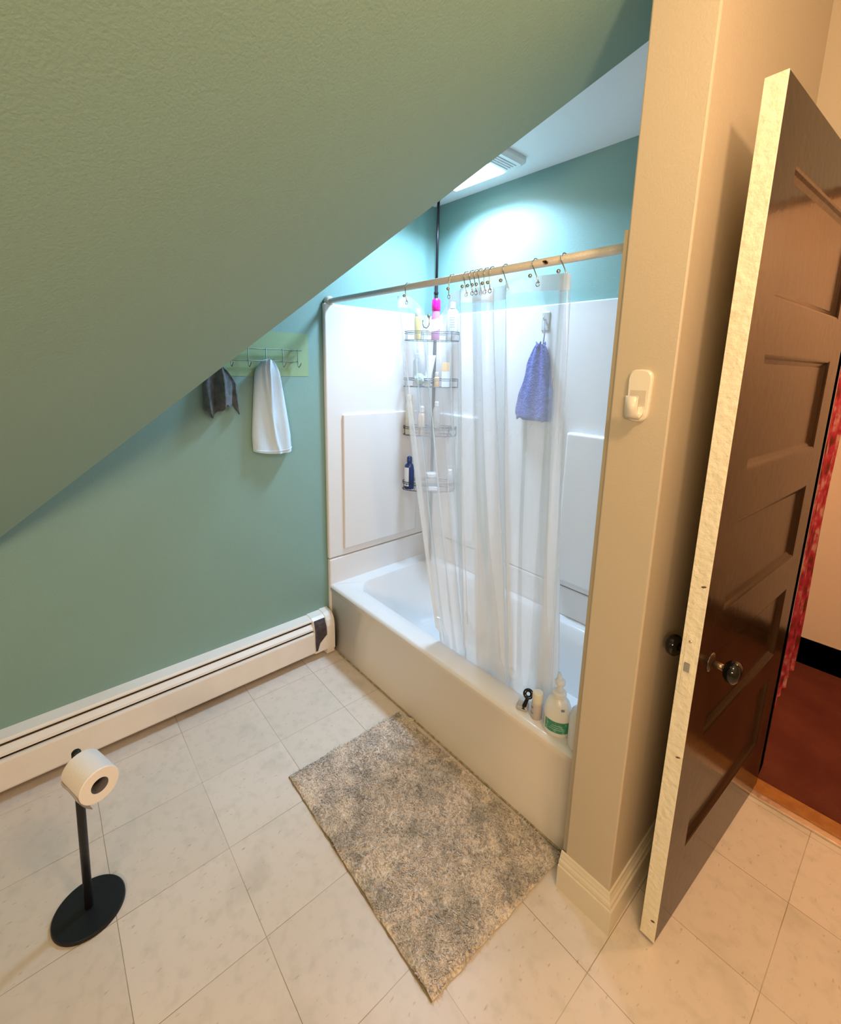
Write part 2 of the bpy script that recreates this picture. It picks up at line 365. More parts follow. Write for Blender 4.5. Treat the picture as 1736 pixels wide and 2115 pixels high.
# hall
struct(box('wall_hall', (1.3, 1.87, 0), (3.6, 1.97, H), M['hallwall']), 'beige hall wall')
struct(box('wall_hall_left', (1.55, YD+.11, 0), (1.69, 1.87, H), M['hallwall']))
struct(box('wall_hall_right', (3.5, YD+.11, 0), (3.6, 1.87, H), M['hallwall']))
struct(sweep_profile('baseboard_hall', [(0, 0), (0, .15), (.012, .15), (.018, .135), (.018, 0)], (3.5, 1.87, .004), (1.69, 1.87, .004), M['hallbase']).__class__ and bpy.data.objects['baseboard_hall'], 'black baseboard of the hall wall')
# threshold
th = struct(box('trim_2', (1.60, .745, 0), (2.62, .812, .014), M['wood'], bev=.003), 'orange wooden threshold strip')
e_ = box('edge_strip', (1.60, .715, 0), (2.62, .747, .009), M['brass'], th, bev=.003); e_['label'] = 'shiny metal edge strip'
struct(box('trim_3', (1.745, YD-.012, 0), (1.775, YD+.13, 2.12), M['darkwood']), 'dark door jamb')
struct(box('trim_4', (2.60, YD-.012, 0), (2.63, YD+.13, 2.12), M['darkwood']), 'dark door jamb, out of frame')

# ---------------------------------------------------------------- bathtub
RZ = .372
def rrect(x0, x1, y0, y1, r, n=8):
    pts = []
    for cx, cy, a in ((x1-r, y1-r, 0), (x0+r, y1-r, PI/2), (x0+r, y0+r, PI), (x1-r, y0+r, 1.5*PI)):
        for k in range(n+1): pts.append((cx+r*math.cos(a+PI/2*k/n), cy+r*math.sin(a+PI/2*k/n)))
    return pts
tub = empty('bathtub', (.70, .34, 0), 'built-in white bathtub with cream apron under the shower curtain', 'bathtub')
def loc(o, root):      # keep world placement after parenting to a moved empty
    o.location = o.location - root.location; return o
X0, X1 = -.03, XC
bm = bmesh.new()
secs = []   # bowl
inn = [(.085, .125, .10, .62, .10, RZ-.000), (.090, .130, .10, .62, .10, RZ-.012), (.11, .16, .09, .60, .11, RZ-.08), (.16, .20, .08, .57, .12, RZ-.20), (.20, .26, .08, .55, .12, .09), (.26, .32, .10, .52, .10, .065)]
rings = []
for i, (dx0, dx1, y0r, y1r, r, z) in enumerate(inn):
    k = i*.012
    pts = rrect(X0+dx0, X1-dx1*.6, .098+k, .665-k, r)
    rings.append([bm.verts.new((x, y, z)) for x, y in pts])
for A, B in zip(rings, rings[1:]):
    for k in range(len(A)): bm.faces.new((A[k], A[(k+1) % len(A)], B[(k+1) % len(A)], B[k]))
bm.faces.new(rings[-1])
# rim top: outer ring
def outer(y0, z, x0=X0, x1=X1-.002, y1=YB-.004):
    pts = rrect(x0, x1, y0, y1, .004); return [bm.verts.new((x, y, z)) for x, y in pts]
R1 = outer(.014, RZ); R2 = outer(.004, RZ-.004); R3 = outer(.000, RZ-.014)
for A, B in ((rings[0], R1), (R1, R2), (R2, R3)):
    for k in range(len(A)): bm.faces.new((A[k], B[k], B[(k+1) % len(A)], A[(k+1) % len(A)]))
bowl = from_bm('basin', bm, M['acrylic'], tub, smooth=True); loc(bowl, tub); sharp(bowl, 50)
bm = bmesh.new()   # apron, slight set back and a flared foot
prof_a = [(.000, RZ-.014), (.0, RZ-.03), (.006, RZ-.045), (.008, RZ-.2), (.008, .10), (.004, .06), (0, .02), (0, 0)]
V = [[bm.verts.new((x, y, z)) for y, z in prof_a] for x in (X0, X0+.35, X0+.75, X0+1.15, X1-.002)]
for A, B in zip(V, V[1:]):
    for k in range(len(prof_a)-1): bm.faces.new((A[k], A[k+1], B[k+1], B[k]))
back = [[bm.verts.new((x, y+.03, z)) for y, z in prof_a] for x in (X0, X1-.002)]
for A, B in ((V[0], back[0]), (V[-1], back[1])):
    for k in range(len(prof_a)-1): bm.faces.new((A[k], A[k+1], B[k+1], B[k]))
ap = from_bm('apron', bm, M['apron'], tub, smooth=True); loc(ap, tub); ap['label'] = 'cream tub apron'
ca = box('caulk_line', (.04, -.006, 0), (XC-.02, .001, .006), M['grime'], tub, bev=.002); loc(ca, tub)

# ---------------------------------------------------------------- shower surround
ZS, ZM = 1.842, .519
sur = empty('shower_surround', (.70, .70, ZM), 'glossy white moulded shower surround around three sides of the tub', 'shower surround')
def sbox(name, lo, hi, bev=.006, label=None):
    o = box(name, lo, hi, M['acrylic'], sur, bev, 3); loc(o, sur)
    for p in o.data.polygons: p.use_smooth = False
    if label: o['label'] = label
    return o
sbox('left_panel', (XW, -.004, ZM+.002), (X0, YB, ZS), .008)
sbox('left_flange', (XW, -.002, RZ-.37), (X0+.001, YB, ZM-.002), .008, 'lower flange of the left panel')
sbox('left_raised_field', (X0-.004, .088, .56), (X0+.012, .60, 1.297), .006)
sbox('back_panel', (XW, YB-.025, ZM+.002), (XC-.002, YB, ZS), .006)
sbox('back_flange', (XW, YB-.027, RZ), (XC-.002, YB, ZM-.002), .006)
sbox('back_raised_field', (.915, YB-.060, .56), (XC-.004, YB-.02, 1.272), .012)
sbox('back_raised_field', (X0+.02, YB-.045, .56), (.36, YB-.02, 1.285), .010)
sbox('right_panel', (XC-.022, -.002, RZ+.001), (XC, YB, ZS), .006)

# ---------------------------------------------------------------- shower rod, curtain and hooks
YR, ZR = .03, 1.852
rod = empty('shower_rod', (.7, YR, ZR), 'cream painted shower rod across the tub alcove', 'shower rod')
loc(tube('pole', [(XW+.012, YR, ZR), (XC-.008, YR, ZR)], .0125, M['rod'], rod, 16), rod)
bm = bmesh.new(); add_tube(bm, [(XW, YR, ZR), (XW+.022, YR, ZR), (XW+.03, YR, ZR)], [.024, .024, .014], 20); loc(from_bm('end_flange', bm, M['rod'], rod, True), rod)
bm = bmesh.new(); add_tube(bm, [(XC, YR, ZR), (XC-.022, YR, ZR), (XC-.03, YR, ZR)], [.024, .024, .014], 20); loc(from_bm('end_flange', bm, M['rod'], rod, True), rod)
bmk = bmesh.new()
for a in range(3): add_box(bmk, (1.180+a*.004, YR-.0132, ZR-.002-a*.003), (1.192+a*.003, YR-.0115, ZR+.003-a*.002), .0005)
k_ = loc(from_bm('chipped_paint', bmk, mat('dark_chip', (.10, .05, .02), .8), rod), rod)

# curtain columns: (x_top, y_top, x_bottom, y_bottom, z_top)
cols = [(.507, .030, .727, .100, 1.815), (.520, .010, .735, .085, 1.820), (.560, .028, .745, .110, 1.817), (.610, .018, .775, .092, 1.800), (.655, .020, .80, .118, 1.765),
        (.690, .012, .825, .105, 1.728), (.706, .030, .840, .140, 1.722), (.722, .052, .815, .150, 1.735), (.760, .050, .835, .145, 1.775), (.800, .022, .865, .115, 1.803),
        (.850, .020, .880, .095, 1.808), (.868, .006, .905, .085, 1.810), (.905, .022, .985, .120, 1.808), (.955, .012, 1.06, .090, 1.808), (.985, .030, 1.085, .125, 1.806),
        (.965, .058, 1.04, .155, 1.808), (.915, .066, .96, .160, 1.808), (.880, .052, .905, .150, 1.808), (.900, .040, .93, .130, 1.808), (.960, .044, 1.03, .140, 1.806),
        (1.02, .036, 1.09, .13, 1.806), (1.055, .012, 1.105, .10, 1.805), (1.066, .000, 1.12, .088, 1.812), (1.10, .014, 1.145, .108, 1.818), (1.155, .026, 1.18, .118, 1.818),
        (1.210, .020, 1.225, .105, 1.814), (1.245, .008, 1.275, .088, 1.810), (1.272, .004, 1.300, .088, 1.808), (1.276, .018, 1.303, .105, 1.806), (1.250, .028, 1.26, .125, 1.806), (1.236, .030, 1.215, .135, 1.806),
        (1.244, .016, 1.220, .110, 1.806), (1.262, .012, 1.270, .100, 1.806)]
def cr(p0, p1, p2, p3, t):
    return .5*((2*p1)+(-p0+p2)*t+(2*p0-5*p1+4*p2-p3)*t*t+(-p0+3*p1-3*p2+p3)*t**3)
fine = []
for i in range(len(cols)-1):
    q = [cols[max(i-1, 0)], cols[i], cols[i+1], cols[min(i+2, len(cols)-1)]]
    for s in range(6): fine.append(tuple(cr(q[0][k], q[1][k], q[2][k], q[3][k], s/6) for k in range(5)))
fine.append(cols[-1])
NZ = 46; ZBOT = .235
verts = []; nc = len(fine)
for j in range(NZ+1):
    t = j/NZ
    for i, (xt, yt, xb, yb, zt) in enumerate(fine):
        z = zt+(ZBOT-zt)*t; s = (zt-z)/(zt-RZ); s1 = min(max(s, 0), 1.15)
        ease = s1**1.15
        x = xt+(xb-xt)*ease + .006*math.sin(i*.5+s*5)*s1*(1-min(s1, 1))*3
        y = yt+(yb-yt)*ease + .006*math.sin(i*.55+s*3.3)*min(s1*3, 1)
        if z < RZ+.05: y = max(y, .104+.10*0)
        if z < RZ: y += (RZ-z)*.25
        verts.append((x, y, z))
def sheet_obj(name, j0, j1, m, parent, sol, off=0.0):
    vs = verts[j0*nc:(j1+1)*nc]
    fs = [(j*nc+i, j*nc+i+1, (j+1)*nc+i+1, (j+1)*nc+i) for j in range(j1-j0) for i in range(nc-1)]
    o = new_obj(name, vs, fs, m, parent, smooth=True)
    return o
cur = empty('shower_curtain', (.9, .06, RZ), 'clear vinyl shower curtain bunched along the rod, hanging into the tub', 'shower curtain')
# header band occupies the first 4.4 cm: rebuild row 1 at fixed offset
for i, (xt, yt, xb, yb, zt) in enumerate(fine):
    x, y, z = verts[1*nc+i]; verts[1*nc+i] = (x, y, zt-.044)
sh = sheet_obj('vinyl_sheet', 1, NZ, M['curtain'], cur, 0); loc(sh, cur)
hd = sheet_obj('header_hem', 0, 1, M['hem'], cur, 0); loc(hd, cur); hd['label'] = 'milky white reinforced top hem'
bm = bmesh.new(); add_tube(bm, [verts[j*nc] for j in range(0, NZ+1)], .0022, 6); loc(from_bm('side_hem', bm, M['hem'], cur, True), cur)
bm = bmesh.new()
for kk in (4*6, 11*6, 28*6): add_tube(bm, [verts[j*nc+kk] for j in range(2, NZ-8)], .0011, 5)
loc(from_bm('fold_crease', bm, M['hem'], cur, True), cur)
def hook(x, swing, label=None, detached=None):
    zt = ZR+.0125
    if detached: x0, y0, z0 = detached
    else: x0, y0, z0 = x, YR, ZR
    root = empty('curtain_hook', (x0, y0, z0), label or 'nickel double curtain hook on the rod', 'curtain hook', 'curtain hooks along the rod')
    pts = []
    if detached:
        pts = [(-.018, -.004, -.004), (-.02, -.004, -.016), (-.012, -.004, -.030), (.004, -.004, -.034), (.016, -.004, -.024), (.018, -.004, -.006), (.014, -.004, .008)]
    else:
        for k in range(9):
            a = PI*(-.15)+PI*1.15*k/8
            pts.append((swing*.0, math.cos(a)*.016, math.sin(a)*.016))
        pts = pts[::1]
        pts = [(px, -py, pz) for px, py, pz in pts][::-1]
        pts += [(swing*.2, -.017, -.012), (swing*.7, -.016, -.034), (swing, -.014, -.050), (swing*.9, -.010, -.058)]
        pts = pts
    w = tube('wire', pts, .0017, M['chrome'], root, 7)
    bl = bmesh.new(); e = Vector(pts[-1]); bmesh.ops.create_uvsphere(bl, u_segments=12, v_segments=8, radius=.0062, matrix=Matrix.Translation(Vector((-.006 if not detached else 0, -.016, -.034)) if not detached else e))
    from_bm('ball', bl, M['chrome'], root, True)
    if not detached:
        bl = bmesh.new(); c = Vector((swing*.95, -.013, -.060)); add_tube(bl, [c+Vector((.0065*math.cos(a*PI/6), 0, .0065*math.sin(a*PI/6))) for a in range(12)], .0013, 6, closed=True)
        from_bm('ring', bl, M['chrome'], root, True)
    return root
hk = [(.561, .006, 'nickel curtain hook at the left end of the bunched curtain'), (.804, -.004, 'nickel curtain hook right of the sagging hem'), (.872, .012, 'hook leaning in the tight cluster, leftmost of it'),
      (.897, .014, 'second hook of the tight cluster on the rod'), (.918, .010, 'third hook of the tight cluster on the rod'), (.936, .013, 'fourth hook of the tight cluster on the rod'),
      (.962, .003, 'fifth hook of the tight cluster on the rod'), (.985, .002, 'nickel hook with round ring at the right of the cluster'), (1.038, .020, 'slanted hook left of the flat clear stretch of curtain'),
      (1.148, .022, 'hook in the middle of the flat clear stretch of curtain'), (1.243, .022, 'nickel hook at the curtain end nearest the partition')]
for x, sw, lb in hk: hook(x, sw, lb)
hook(0, 0, 'loose unhooked curtain hook dangling from the sagging hem', detached=(.700, .006, 1.722))

# ---------------------------------------------------------------- corner caddy
cad = empty('corner_caddy', (.075, .635, RZ), 'tall dark bronze tension pole caddy with four wire shelves in the shower corner', 'shower caddy')
loc(tube('pole', [(.075, .635, RZ+.001), (.075, .635, 2.02)], .0095, M['wire'], cad, 14), cad)
loc(tube('pole_upper', [(.075, .635, 2.02), (.075, .635, H)], .0075, M['wire'], cad, 14), cad)
for z in (2.02, 1.95, H-.012): loc(lathe('collar', [(.010, 0), (.013, .002), (.013, .010), (.010, .012)], M['wire'], cad, c=(.075, .635, z-.006), n=16), cad)
tt = Vector((.71, .70, 0)).normalized(); nn_ = Vector((.70, -.71, 0)).normalized()
SC = Vector((.119, .569, 0))
def shelf(z):
    bm = bmesh.new()
    def pt(a, b, zz): return SC+tt*a+nn_*b+Vector((0, 0, zz))
    outline = []
    for k in range(28):
        a = 2*PI*k/28; outline.append((.150*math.copysign(abs(math.cos(a))**.7, math.cos(a)), .062*math.copysign(abs(math.sin(a))**.8, math.sin(a))-.005))
    for zz, r in ((z+.046, .0021), (z+.036, .0017), (z, .0021)): add_tube(bm, [pt(a, b, zz) for a, b in outline], r, 6, closed=True)
    for i in range(0, 28, 4):
        a, b = outline[i]; add_tube(bm, [pt(a, b, z), pt(a, b, z+.046)], .0016, 5)
    for k in range(-6, 7):
        a = k*.02; q = .060*math.sqrt(max(0, 1-(a/.152)**2)); add_tube(bm, [pt(a, -q-.003, z), pt(a, q-.007, z)], .0013, 5)
    add_tube(bm, [pt(0, -.06, z+.02), Vector((.075, .635, z+.02))], .004, 6)
    o = from_bm('wire_shelf', bm, M['wire'], cad, True); loc(o, cad); return o
ZT = [1.690, 1.440, 1.170, .850]
for z in ZT: shelf(z)

def place(name, x, y, z, label, cat, group=None, rz=0): return empty(name, (x, y, z), label, cat, group, rz)
def bottle(name, x, y, z, label, prof, m, cap=None, capm=None, n=24, sx=1, sy=1, rz=0, group=None, extra=None):
    r = place(name, x, y, z, label, 'bottle', group, rz)
    lathe('body', prof, m, r, n=n, sx=sx, sy=sy)
    if cap: lathe('cap', cap, capm, r, n=n)
    return r
g1 = 'toiletries on the corner caddy'
zt = ZT[0]+.002
def cyl(r, h, s=.6, top=None):
    t = top if top is not None else r*s
    return [(r*.9, 0), (r, .004), (r, h*.86), (r*.92, h*.93), (t, h)]
b = bottle('bottle', .070, .509, zt, 'slim yellow bottle with white cap at left of the top caddy shelf', cyl(.019, .125, .8), M['yellow'], [(.016, .125), (.017, .128), (.016, .16), (.012, .163)], M['white'], group=g1)
b = bottle('bottle', .145, .572, zt, 'tall pink bottle with hot pink cap on the top caddy shelf', cyl(.023, .152, .9), M['pinkish'], [(.020, .15), (.0235, .155), (.0235, .205), (.018, .214)], M['pink'], group=g1)
b = bottle('bottle', .207, .636, zt, 'white oval bottle with small print on the right of the top shelf', cyl(.032, .165, .5), M['label'], [(.012, .165), (.016, .167), (.016, .195), (.010, .2)], M['white'], group=g1, sx=1, sy=.6, rz=.77)
bm = bmesh.new()
for k in range(5): add_box(bm, (-.016, -.0197, .07+k*.012), (.016-.004*(k % 2), -.0190, .073+k*.012))
o = from_bm('print', bm, mat('pale_print', (.45, .52, .58), .6), b); o['label'] = 'faint illegible print'
zt = ZT[1]+.002
b = bottle('bottle', .066, .512, zt, 'cloudy clear bottle with grey cap on the second caddy shelf', cyl(.022, .15, .6), M['clearplastic'], [(.010, .15), (.014, .152), (.014, .175), (.01, .178)], M['label'], group=g1)
tb = place('squeeze_tube', .118, .545, zt, 'white squeeze tube leaning on the second caddy shelf', 'tube', g1, .77)
bm = bmesh.new(); prev = None
for k in range(9):
    t = k/8; zz = .02+t*.15; w_ = .018+.006*t; d_ = .016*(1-t)+.002
    ring = [bm.verts.new((w_*math.cos(a*PI/8)-.0+t*.02, d_*math.sin(a*PI/8), zz)) for a in range(16)]
    if prev:
        for q in range(16): bm.faces.new((prev[q], prev[(q+1) % 16], ring[(q+1) % 16], ring[q]))
    else: bm.faces.new(ring[::-1])
    prev = ring
bm.faces.new(prev); from_bm('body', bm, M['label'], tb, True)
lathe('cap', [(.013, 0), (.014, .002), (.014, .02), (.012, .022)], M['white'], tb, n=18)
b = bottle('bottle', .158, .578, zt, 'little amber bottle with white cap on the second caddy shelf', cyl(.014, .055, .6), M['orange'], [(.009, .055), (.010, .057), (.010, .078), (.007, .08)], M['white'], group=g1)
bx = place('box', .190, .615, zt, 'white carton with orange top on the second caddy shelf', 'box', g1, .77)
box('carton', (-.022, -.014, 0), (.022, .014, .085), M['label'], bx, .001)
box('orange_panel', (-.0221, -.0143, .085), (.0221, .0143, .132), M['orange'], bx, .001)
net = place('bath_puff', .105, .500, zt+.04, 'pale green mesh puff on the second caddy shelf', 'bath puff', g1)
bm = bmesh.new(); bmesh.ops.create_icosphere(bm, subdivisions=4, radius=.030)
for v in bm.verts: v.co *= 1+.22*noise.noise(v.co*90)+.12*noise.noise(v.co*30)
from_bm('mesh_ball', bm, mat('pale_green_mesh', (.55, .66, .55), .8, bump=(200, 1)), net, True)
zt = ZT[2]+.002
bottle('bottle', .040, .488, zt, 'tall pale cream bottle added for a reflection in the surround, left of the third caddy shelf', cyl(.024, .19, .5), M['creamplastic'], [(.011, .19), (.015, .192), (.015, .22), (.012, .224)], M['creamplastic'], group=g1)  # added bottle, stands in for a shelf reflection in the glossy surround
bottle('bottle', .094, .526, zt, 'peach bottle with round white cap on the third caddy shelf', cyl(.021, .125, .6), M['peach'], [(.012, .125), (.016, .128), (.016, .155), (.010, .162)], M['white'], group=g1)
bottle('bottle', .155, .586, zt, 'tall narrow clear bottle on the third caddy shelf', cyl(.019, .16, .6), M['clearplastic'], [(.010, .16), (.012, .162), (.012, .185), (.008, .188)], M['label'], group=g1)
zt = ZT[3]+.002
nb = bottle('bottle', .050, .482, zt, 'navy blue bottle with white label on the bottom caddy shelf', [(.026, 0), (.028, .004), (.028, .125), (.026, .140), (.014, .152), (.013, .156)], M['blue'], [(.013, .156), (.015, .158), (.015, .185), (.011, .190), (.008, .192)], M['blue'], group=g1, sx=1, sy=.65, rz=.72)
bm = bmesh.new(); add_lathe(bm, [(.0285, .018), (.0285, .128)], n=10, sx=1, sy=.65, a0=PI*1.10, a1=PI*1.50)
lb = from_bm('label_sticker', bm, M['label'], nb, True)
box('print_block', (-.016, -.0178, .024), (-.006, -.0162, .034), M['ink'], nb)
jr = place('jar', .138, .575, zt, 'squat cloudy jar with flat lid on the bottom caddy shelf', 'jar', g1)
lathe('body', [(.028, 0), (.03, .004), (.03, .07), (.027, .076)], M['clearplastic'], jr); lathe('lid', [(.029, .076), (.031, .078), (.031, .096), (.028, .099)], M['label'], jr)
bottle('bottle', .218, .646, zt, 'small frosted bottle with white cap at right of the bottom caddy shelf', cyl(.018, .09, .6), M['clearplastic'], [(.010, .09), (.013, .092), (.013, .12), (.01, .123)], M['white'], group=g1)
so = place('soap_bar', .168, .560, zt, 'small white lump of soap on the bottom caddy shelf', 'soap', g1, .8)
bm = bmesh.new(); add_box(bm, (-.028, -.016, 0), (.028, .016, .022), .008, 3); from_bm('soap', bm, M['label'], so, True)

# blue back scrubber on the back wall
sc = place('shower_hook', .745, YB-.026, 1.775, 'clear adhesive hook on the surround holding the blue mesh scrubber', 'hook')
box('plate', (-.022, -.004, -.05), (.022, .0005, .035), M['clearplastic'], sc, .003)
tube('arm', [(0, -.003, 0), (0, -.016, -.004), (0, -.022, .006), (0, -.018, .014)], .003, M['chrome'], sc, 8)
lf = place('bath_scrubber', .742, YB-.052, 1.31, 'dark blue mesh scrubber cloth hanging by a cord on the surround', 'bath scrubber')
tube('cord', [(.003, .01, .462), (.012, .008, .40), (.010, .004, .335)], .003, mat('grey_cord', (.3, .32, .38), .8), lf, 7)
bm = bmesh.new(); rings = []
NR = 40
for k in range(26):
    t = k/25; z = .352*(1-t)
    wr = .022+.078*min(1, t*1.5)**.8+.006*math.sin(t*9); dr = .018+.012*t
    if t > .93: wr *= .93
    rings.append([bm.verts.new((wr*math.cos(a*2*PI/NR)*(1+.06*noise.noise(Vector((a*.7, t*6, 0))))-.012*t, (dr*(1+.28*math.cos(a*2*PI/NR*7)))*math.sin(a*2*PI/NR), z+(.014*noise.noise(Vector((a*.5, 0, 3))) if t > .9 else 0))) for a in range(NR)])
for A, B in zip(rings, rings[1:]):
    for q in range(NR): bm.faces.new((A[q], A[(q+1) % NR], B[(q+1) % NR], B[q]))
bm.faces.new(rings[0][::-1]); bm.faces.new(rings[-1])
from_bm('mesh_cloth', bm, M['loofah'], lf, True)
bm = bmesh.new()
for q in range(9):
    a = q*2*PI/9; add_tube(bm, [(.012*math.cos(a), .012*math.sin(a), .34), (.026*math.cos(a+.3), .02*math.sin(a+.3), .356+.01*math.sin(q*2.1))], [.008, .003], 6)
from_bm('ruffle', bm, M['loofah'], lf, True)

# ---------------------------------------------------------------- bottles on the tub rim
gz = RZ+.0005; g2 = 'bottles on the tub rim by the partition'
pb = place('pump_bottle', 1.335, .052, gz, 'white pump bottle with green label on the tub rim', 'bottle', g2, .25)
lathe('body', [(.041, 0), (.0445, .005), (.045, .03), (.045, .070), (.042, .095), (.034, .115), (.022, .128), (.017, .133)], M['white'], pb, n=36, sx=1, sy=.82)
bm = bmesh.new(); add_lathe(bm, [(.0455, .018), (.0457, .020), (.0457, .056), (.0455, .058)], n=18, sx=1, sy=.82, a0=-PI*.74, a1=-PI*.05); o = from_bm('green_label', bm, M['bottlegreen'], pb, True); o['label'] = 'green wrap label'
bm = bmesh.new()
for k in range(3): add_lathe(bm, [(.0460, .030+k*.007), (.0460, .0315+k*.007)], n=10, sx=1, sy=.82, a0=-PI*(.62-.04*k), a1=-PI*.3)
from_bm('print', bm, mat('pale_green_print', (.45, .66, .55), .6), pb)
bm = bmesh.new(); add_lathe(bm, [(.0453, .018), (.0453, .058)], n=6, sx=1, sy=.82, a0=-PI*.92, a1=-PI*.78); from_bm('side_print', bm, mat('buff_print', (.55, .5, .42), .6), pb)
bm = bmesh.new(); add_lathe(bm, [(.0415, .098), (.0395, .105)], n=4, sx=1.02, sy=.84, a0=-PI*.36, a1=-PI*.27); from_bm('small_mark', bm, M['ink'], pb)
lathe('collar', [(.020, .129), (.0225, .131), (.0225, .144), (.018, .149)], M['white'], pb)
lathe('pump_stem', [(.0085, .148), (.0085, .168), (.0095, .169), (.0095, .176)], M['white'], pb, n=16)
bm = bmesh.new(); add_lathe(bm, [(.011, .170), (.0165, .174), (.0165, .184), (.010, .189)], n=18); add_tube(bm, [(0, 0, .183), (-.008, .014, .188), (-.012, .024, .196)], [.009, .008, .004], 10); from_bm('pump_head', bm, M['white'], pb, True)
sb = place('lotion_bottle', 1.258, .050, gz, 'small frosted bottle with pale cap between razor and pump bottle', 'bottle', g2)
lathe('body', [(.018, 0), (.0195, .003), (.0195, .055), (.018, .058)], mat('mauve_frosted', (.52, .46, .44), .35), sb); lathe('cap', [(.018, .058), (.0185, .06), (.0185, .092), (.016, .096)], M['creamplastic'], sb)
bm = bmesh.new(); add_lathe(bm, [(.0199, .040), (.0199, .047)], n=6, a0=-PI*.75, a1=-PI*.55); add_lathe(bm, [(.0199, .02), (.0199, .024)], n=6, a0=-PI*.8, a1=-PI*.5); from_bm('print', bm, M['ink'], sb)
wb = place('white_bottle', 1.416, .046, gz, 'plain white bottle partly hidden behind the partition edge', 'bottle', g2, 0)
lathe('body', [(.030, 0), (.033, .005), (.033, .10), (.028, .125), (.016, .14), (.012, .143)], M['label'], wb); lathe('cap', [(.013, .143), (.013, .16), (.010, .163)], M['white'], wb)
rz_ = place('razor', 1.213, .055, gz, 'black and clear razor lying on the tub rim beside the small bottle', 'razor', g2, .4); rz_.scale = (1.25, 1.25, 1.2)
bm = bmesh.new(); add_tube(bm, [(-.006, -.012, .006), (-.004, -.006, .016), (0, 0, .030), (.002, .004, .040)], [.007, .006, .005, .005], 10); from_bm('handle', bm, M['blackgloss'], rz_, True)
bm = bmesh.new(); add_tube(bm, [(.002+.010*math.cos(a*PI/8), .004+.006*math.sin(a*PI/8), .047+.008*math.sin(a*PI/8)) for a in range(16)], .0052, 8, closed=True); from_bm('head_ring', bm, M['blackgloss'], rz_, True)
bm = bmesh.new(); add_box(bm, (-.026, -.016, 0), (.006, .012, .014), .004, 2); from_bm('clear_base', bm, M['clearplastic'], rz_)

# ---------------------------------------------------------------- baseboard heater
ht = empty('baseboard_heater', (XW, -1.3, 0), 'long white hydronic baseboard heater along the green wall', 'heater')
def hp(name, prof, y0, y1, m, label=None):
    o = sweep_profile(name, prof, (XW, y0, 0), (XW, y1, 0), m, ht); loc(o, ht)
    if label: o['label'] = label
    return o
# sweep direction +y, outward = d x up = +x
Y0, Y1 = -2.6, -.012
hp('back_plate', [(0, .03), (0, .222), (.006, .222), (.006, .03)], Y0, Y1, M['heater'])
hp('top_cover', [(0, .232), (.052, .226), (.058, .220), (.058, .214), (.054, .214), (.050, .220), (0, .226)], Y0, -.13, M['heater'])
hp('damper', [(.054, .203), (.074, .186), (.076, .176), (.072, .176), (.070, .183), (.052, .198)], Y0, -.13, M['heater'])
hp('front_panel', [(.070, .165), (.082, .162), (.084, .156), (.084, .052), (.080, .044), (.064, .044), (.064, .048), (.078, .050), (.078, .156), (.070, .159)], Y0, -.13, M['heater'])
hp('dark_interior', [(.006, .045), (.006, .21), (.045, .21), (.062, .18), (.062, .045)], Y0, -.125, M['heaterdark'])
cap_ = [(0, .010), (0, .240), (.045, .236), (.066, .226), (.080, .205), (.087, .175), (.088, .035), (.080, .032), (.080, .010)]
hp('end_cap', cap_, -.060, -.014, M['heater'])
hp('end_joiner', [(0, .03), (0, .236), (.048, .231), (.066, .220), (.078, .198), (.084, .172), (.085, .042), (.08, .04)], -.132, -.060, M['heater'])
# torn tape wrapped over the joiner
bm = bmesh.new()
tp = [(.0665, .2215), (.0790, .1985), (.0852, .172), (.0858, .130), (.0860, .095), (.0862, .055)]
ex = [(-.128, -.064), (-.130, -.062), (-.130, -.062), (-.130, -.064), (-.130, -.100), (-.128, -.118)]
V = []
for (x, z), (a, b2) in zip(tp, ex): V.append([bm.verts.new((x+XW+.0012, a+(b2-a)*k/6+(.003*math.sin(k*2+z*60) if 0 < k else 0), z)) for k in range(7)])
for A, B in zip(V, V[1:]):
    for k in range(6): bm.faces.new((A[k], A[k+1], B[k+1], B[k]))
bmesh.ops.solidify(bm, geom=bm.faces[:], thickness=.0008)
o = from_bm('torn_tape', bm, M['tape'], ht); loc(o, ht); o['label'] = 'torn brown tape strip'
struct(box('baseboard_left', (XW, -2.6, 0), (XW+.012, -.015, .035), mat('grimy_base_strip', (.36, .28, .20), .7), bev=.001), 'dull strip under the heater')

# ---------------------------------------------------------------- wall patch, rack, towels
pt_ = struct(box('trim_5', (XW-.001, -.60, 1.490), (XW+.0012, -.084, 1.690), M['patch']), 'rectangle of lime green paint behind the towel rack')
rk = empty('towel_rack', (XW, -.38, 1.55), 'pale metal wire hook rack on the green wall', 'towel rack')
hy = [-.150, -.224, -.303, -.383, -.459, -.535, -.611]
XR = XW+.022
bm = bmesh.new(); add_tube(bm, [(XR, -.128, 1.611), (XR, -.635, 1.611)], .0028, 8); loc(from_bm('top_bar', bm, M['rackmetal'], rk, True), rk)
bm = bmesh.new(); add_tube(bm, [(XR, -.146, 1.558), (XR, -.625, 1.558)], .0026, 8); loc(from_bm('lower_bar', bm, M['rackmetal'], rk, True), rk)
for y in hy:
    bm = bmesh.new(); x = XR+.004
    add_tube(bm, [(x, y, 1.613), (x, y, 1.55), (x+.002, y, 1.537), (x+.010, y, 1.532), (x+.022, y, 1.541), (x+.034, y, 1.552)], .0024, 7)
    loc(from_bm('wire_hook', bm, M['rackmetal'], rk, True), rk)
for y in (-.17, -.58):
    for zz in (1.611, 1.558): loc(tube('wall_standoff', [(XW, y, zz), (XR, y, zz)], .004, M['rackmetal'], rk, 8), rk)

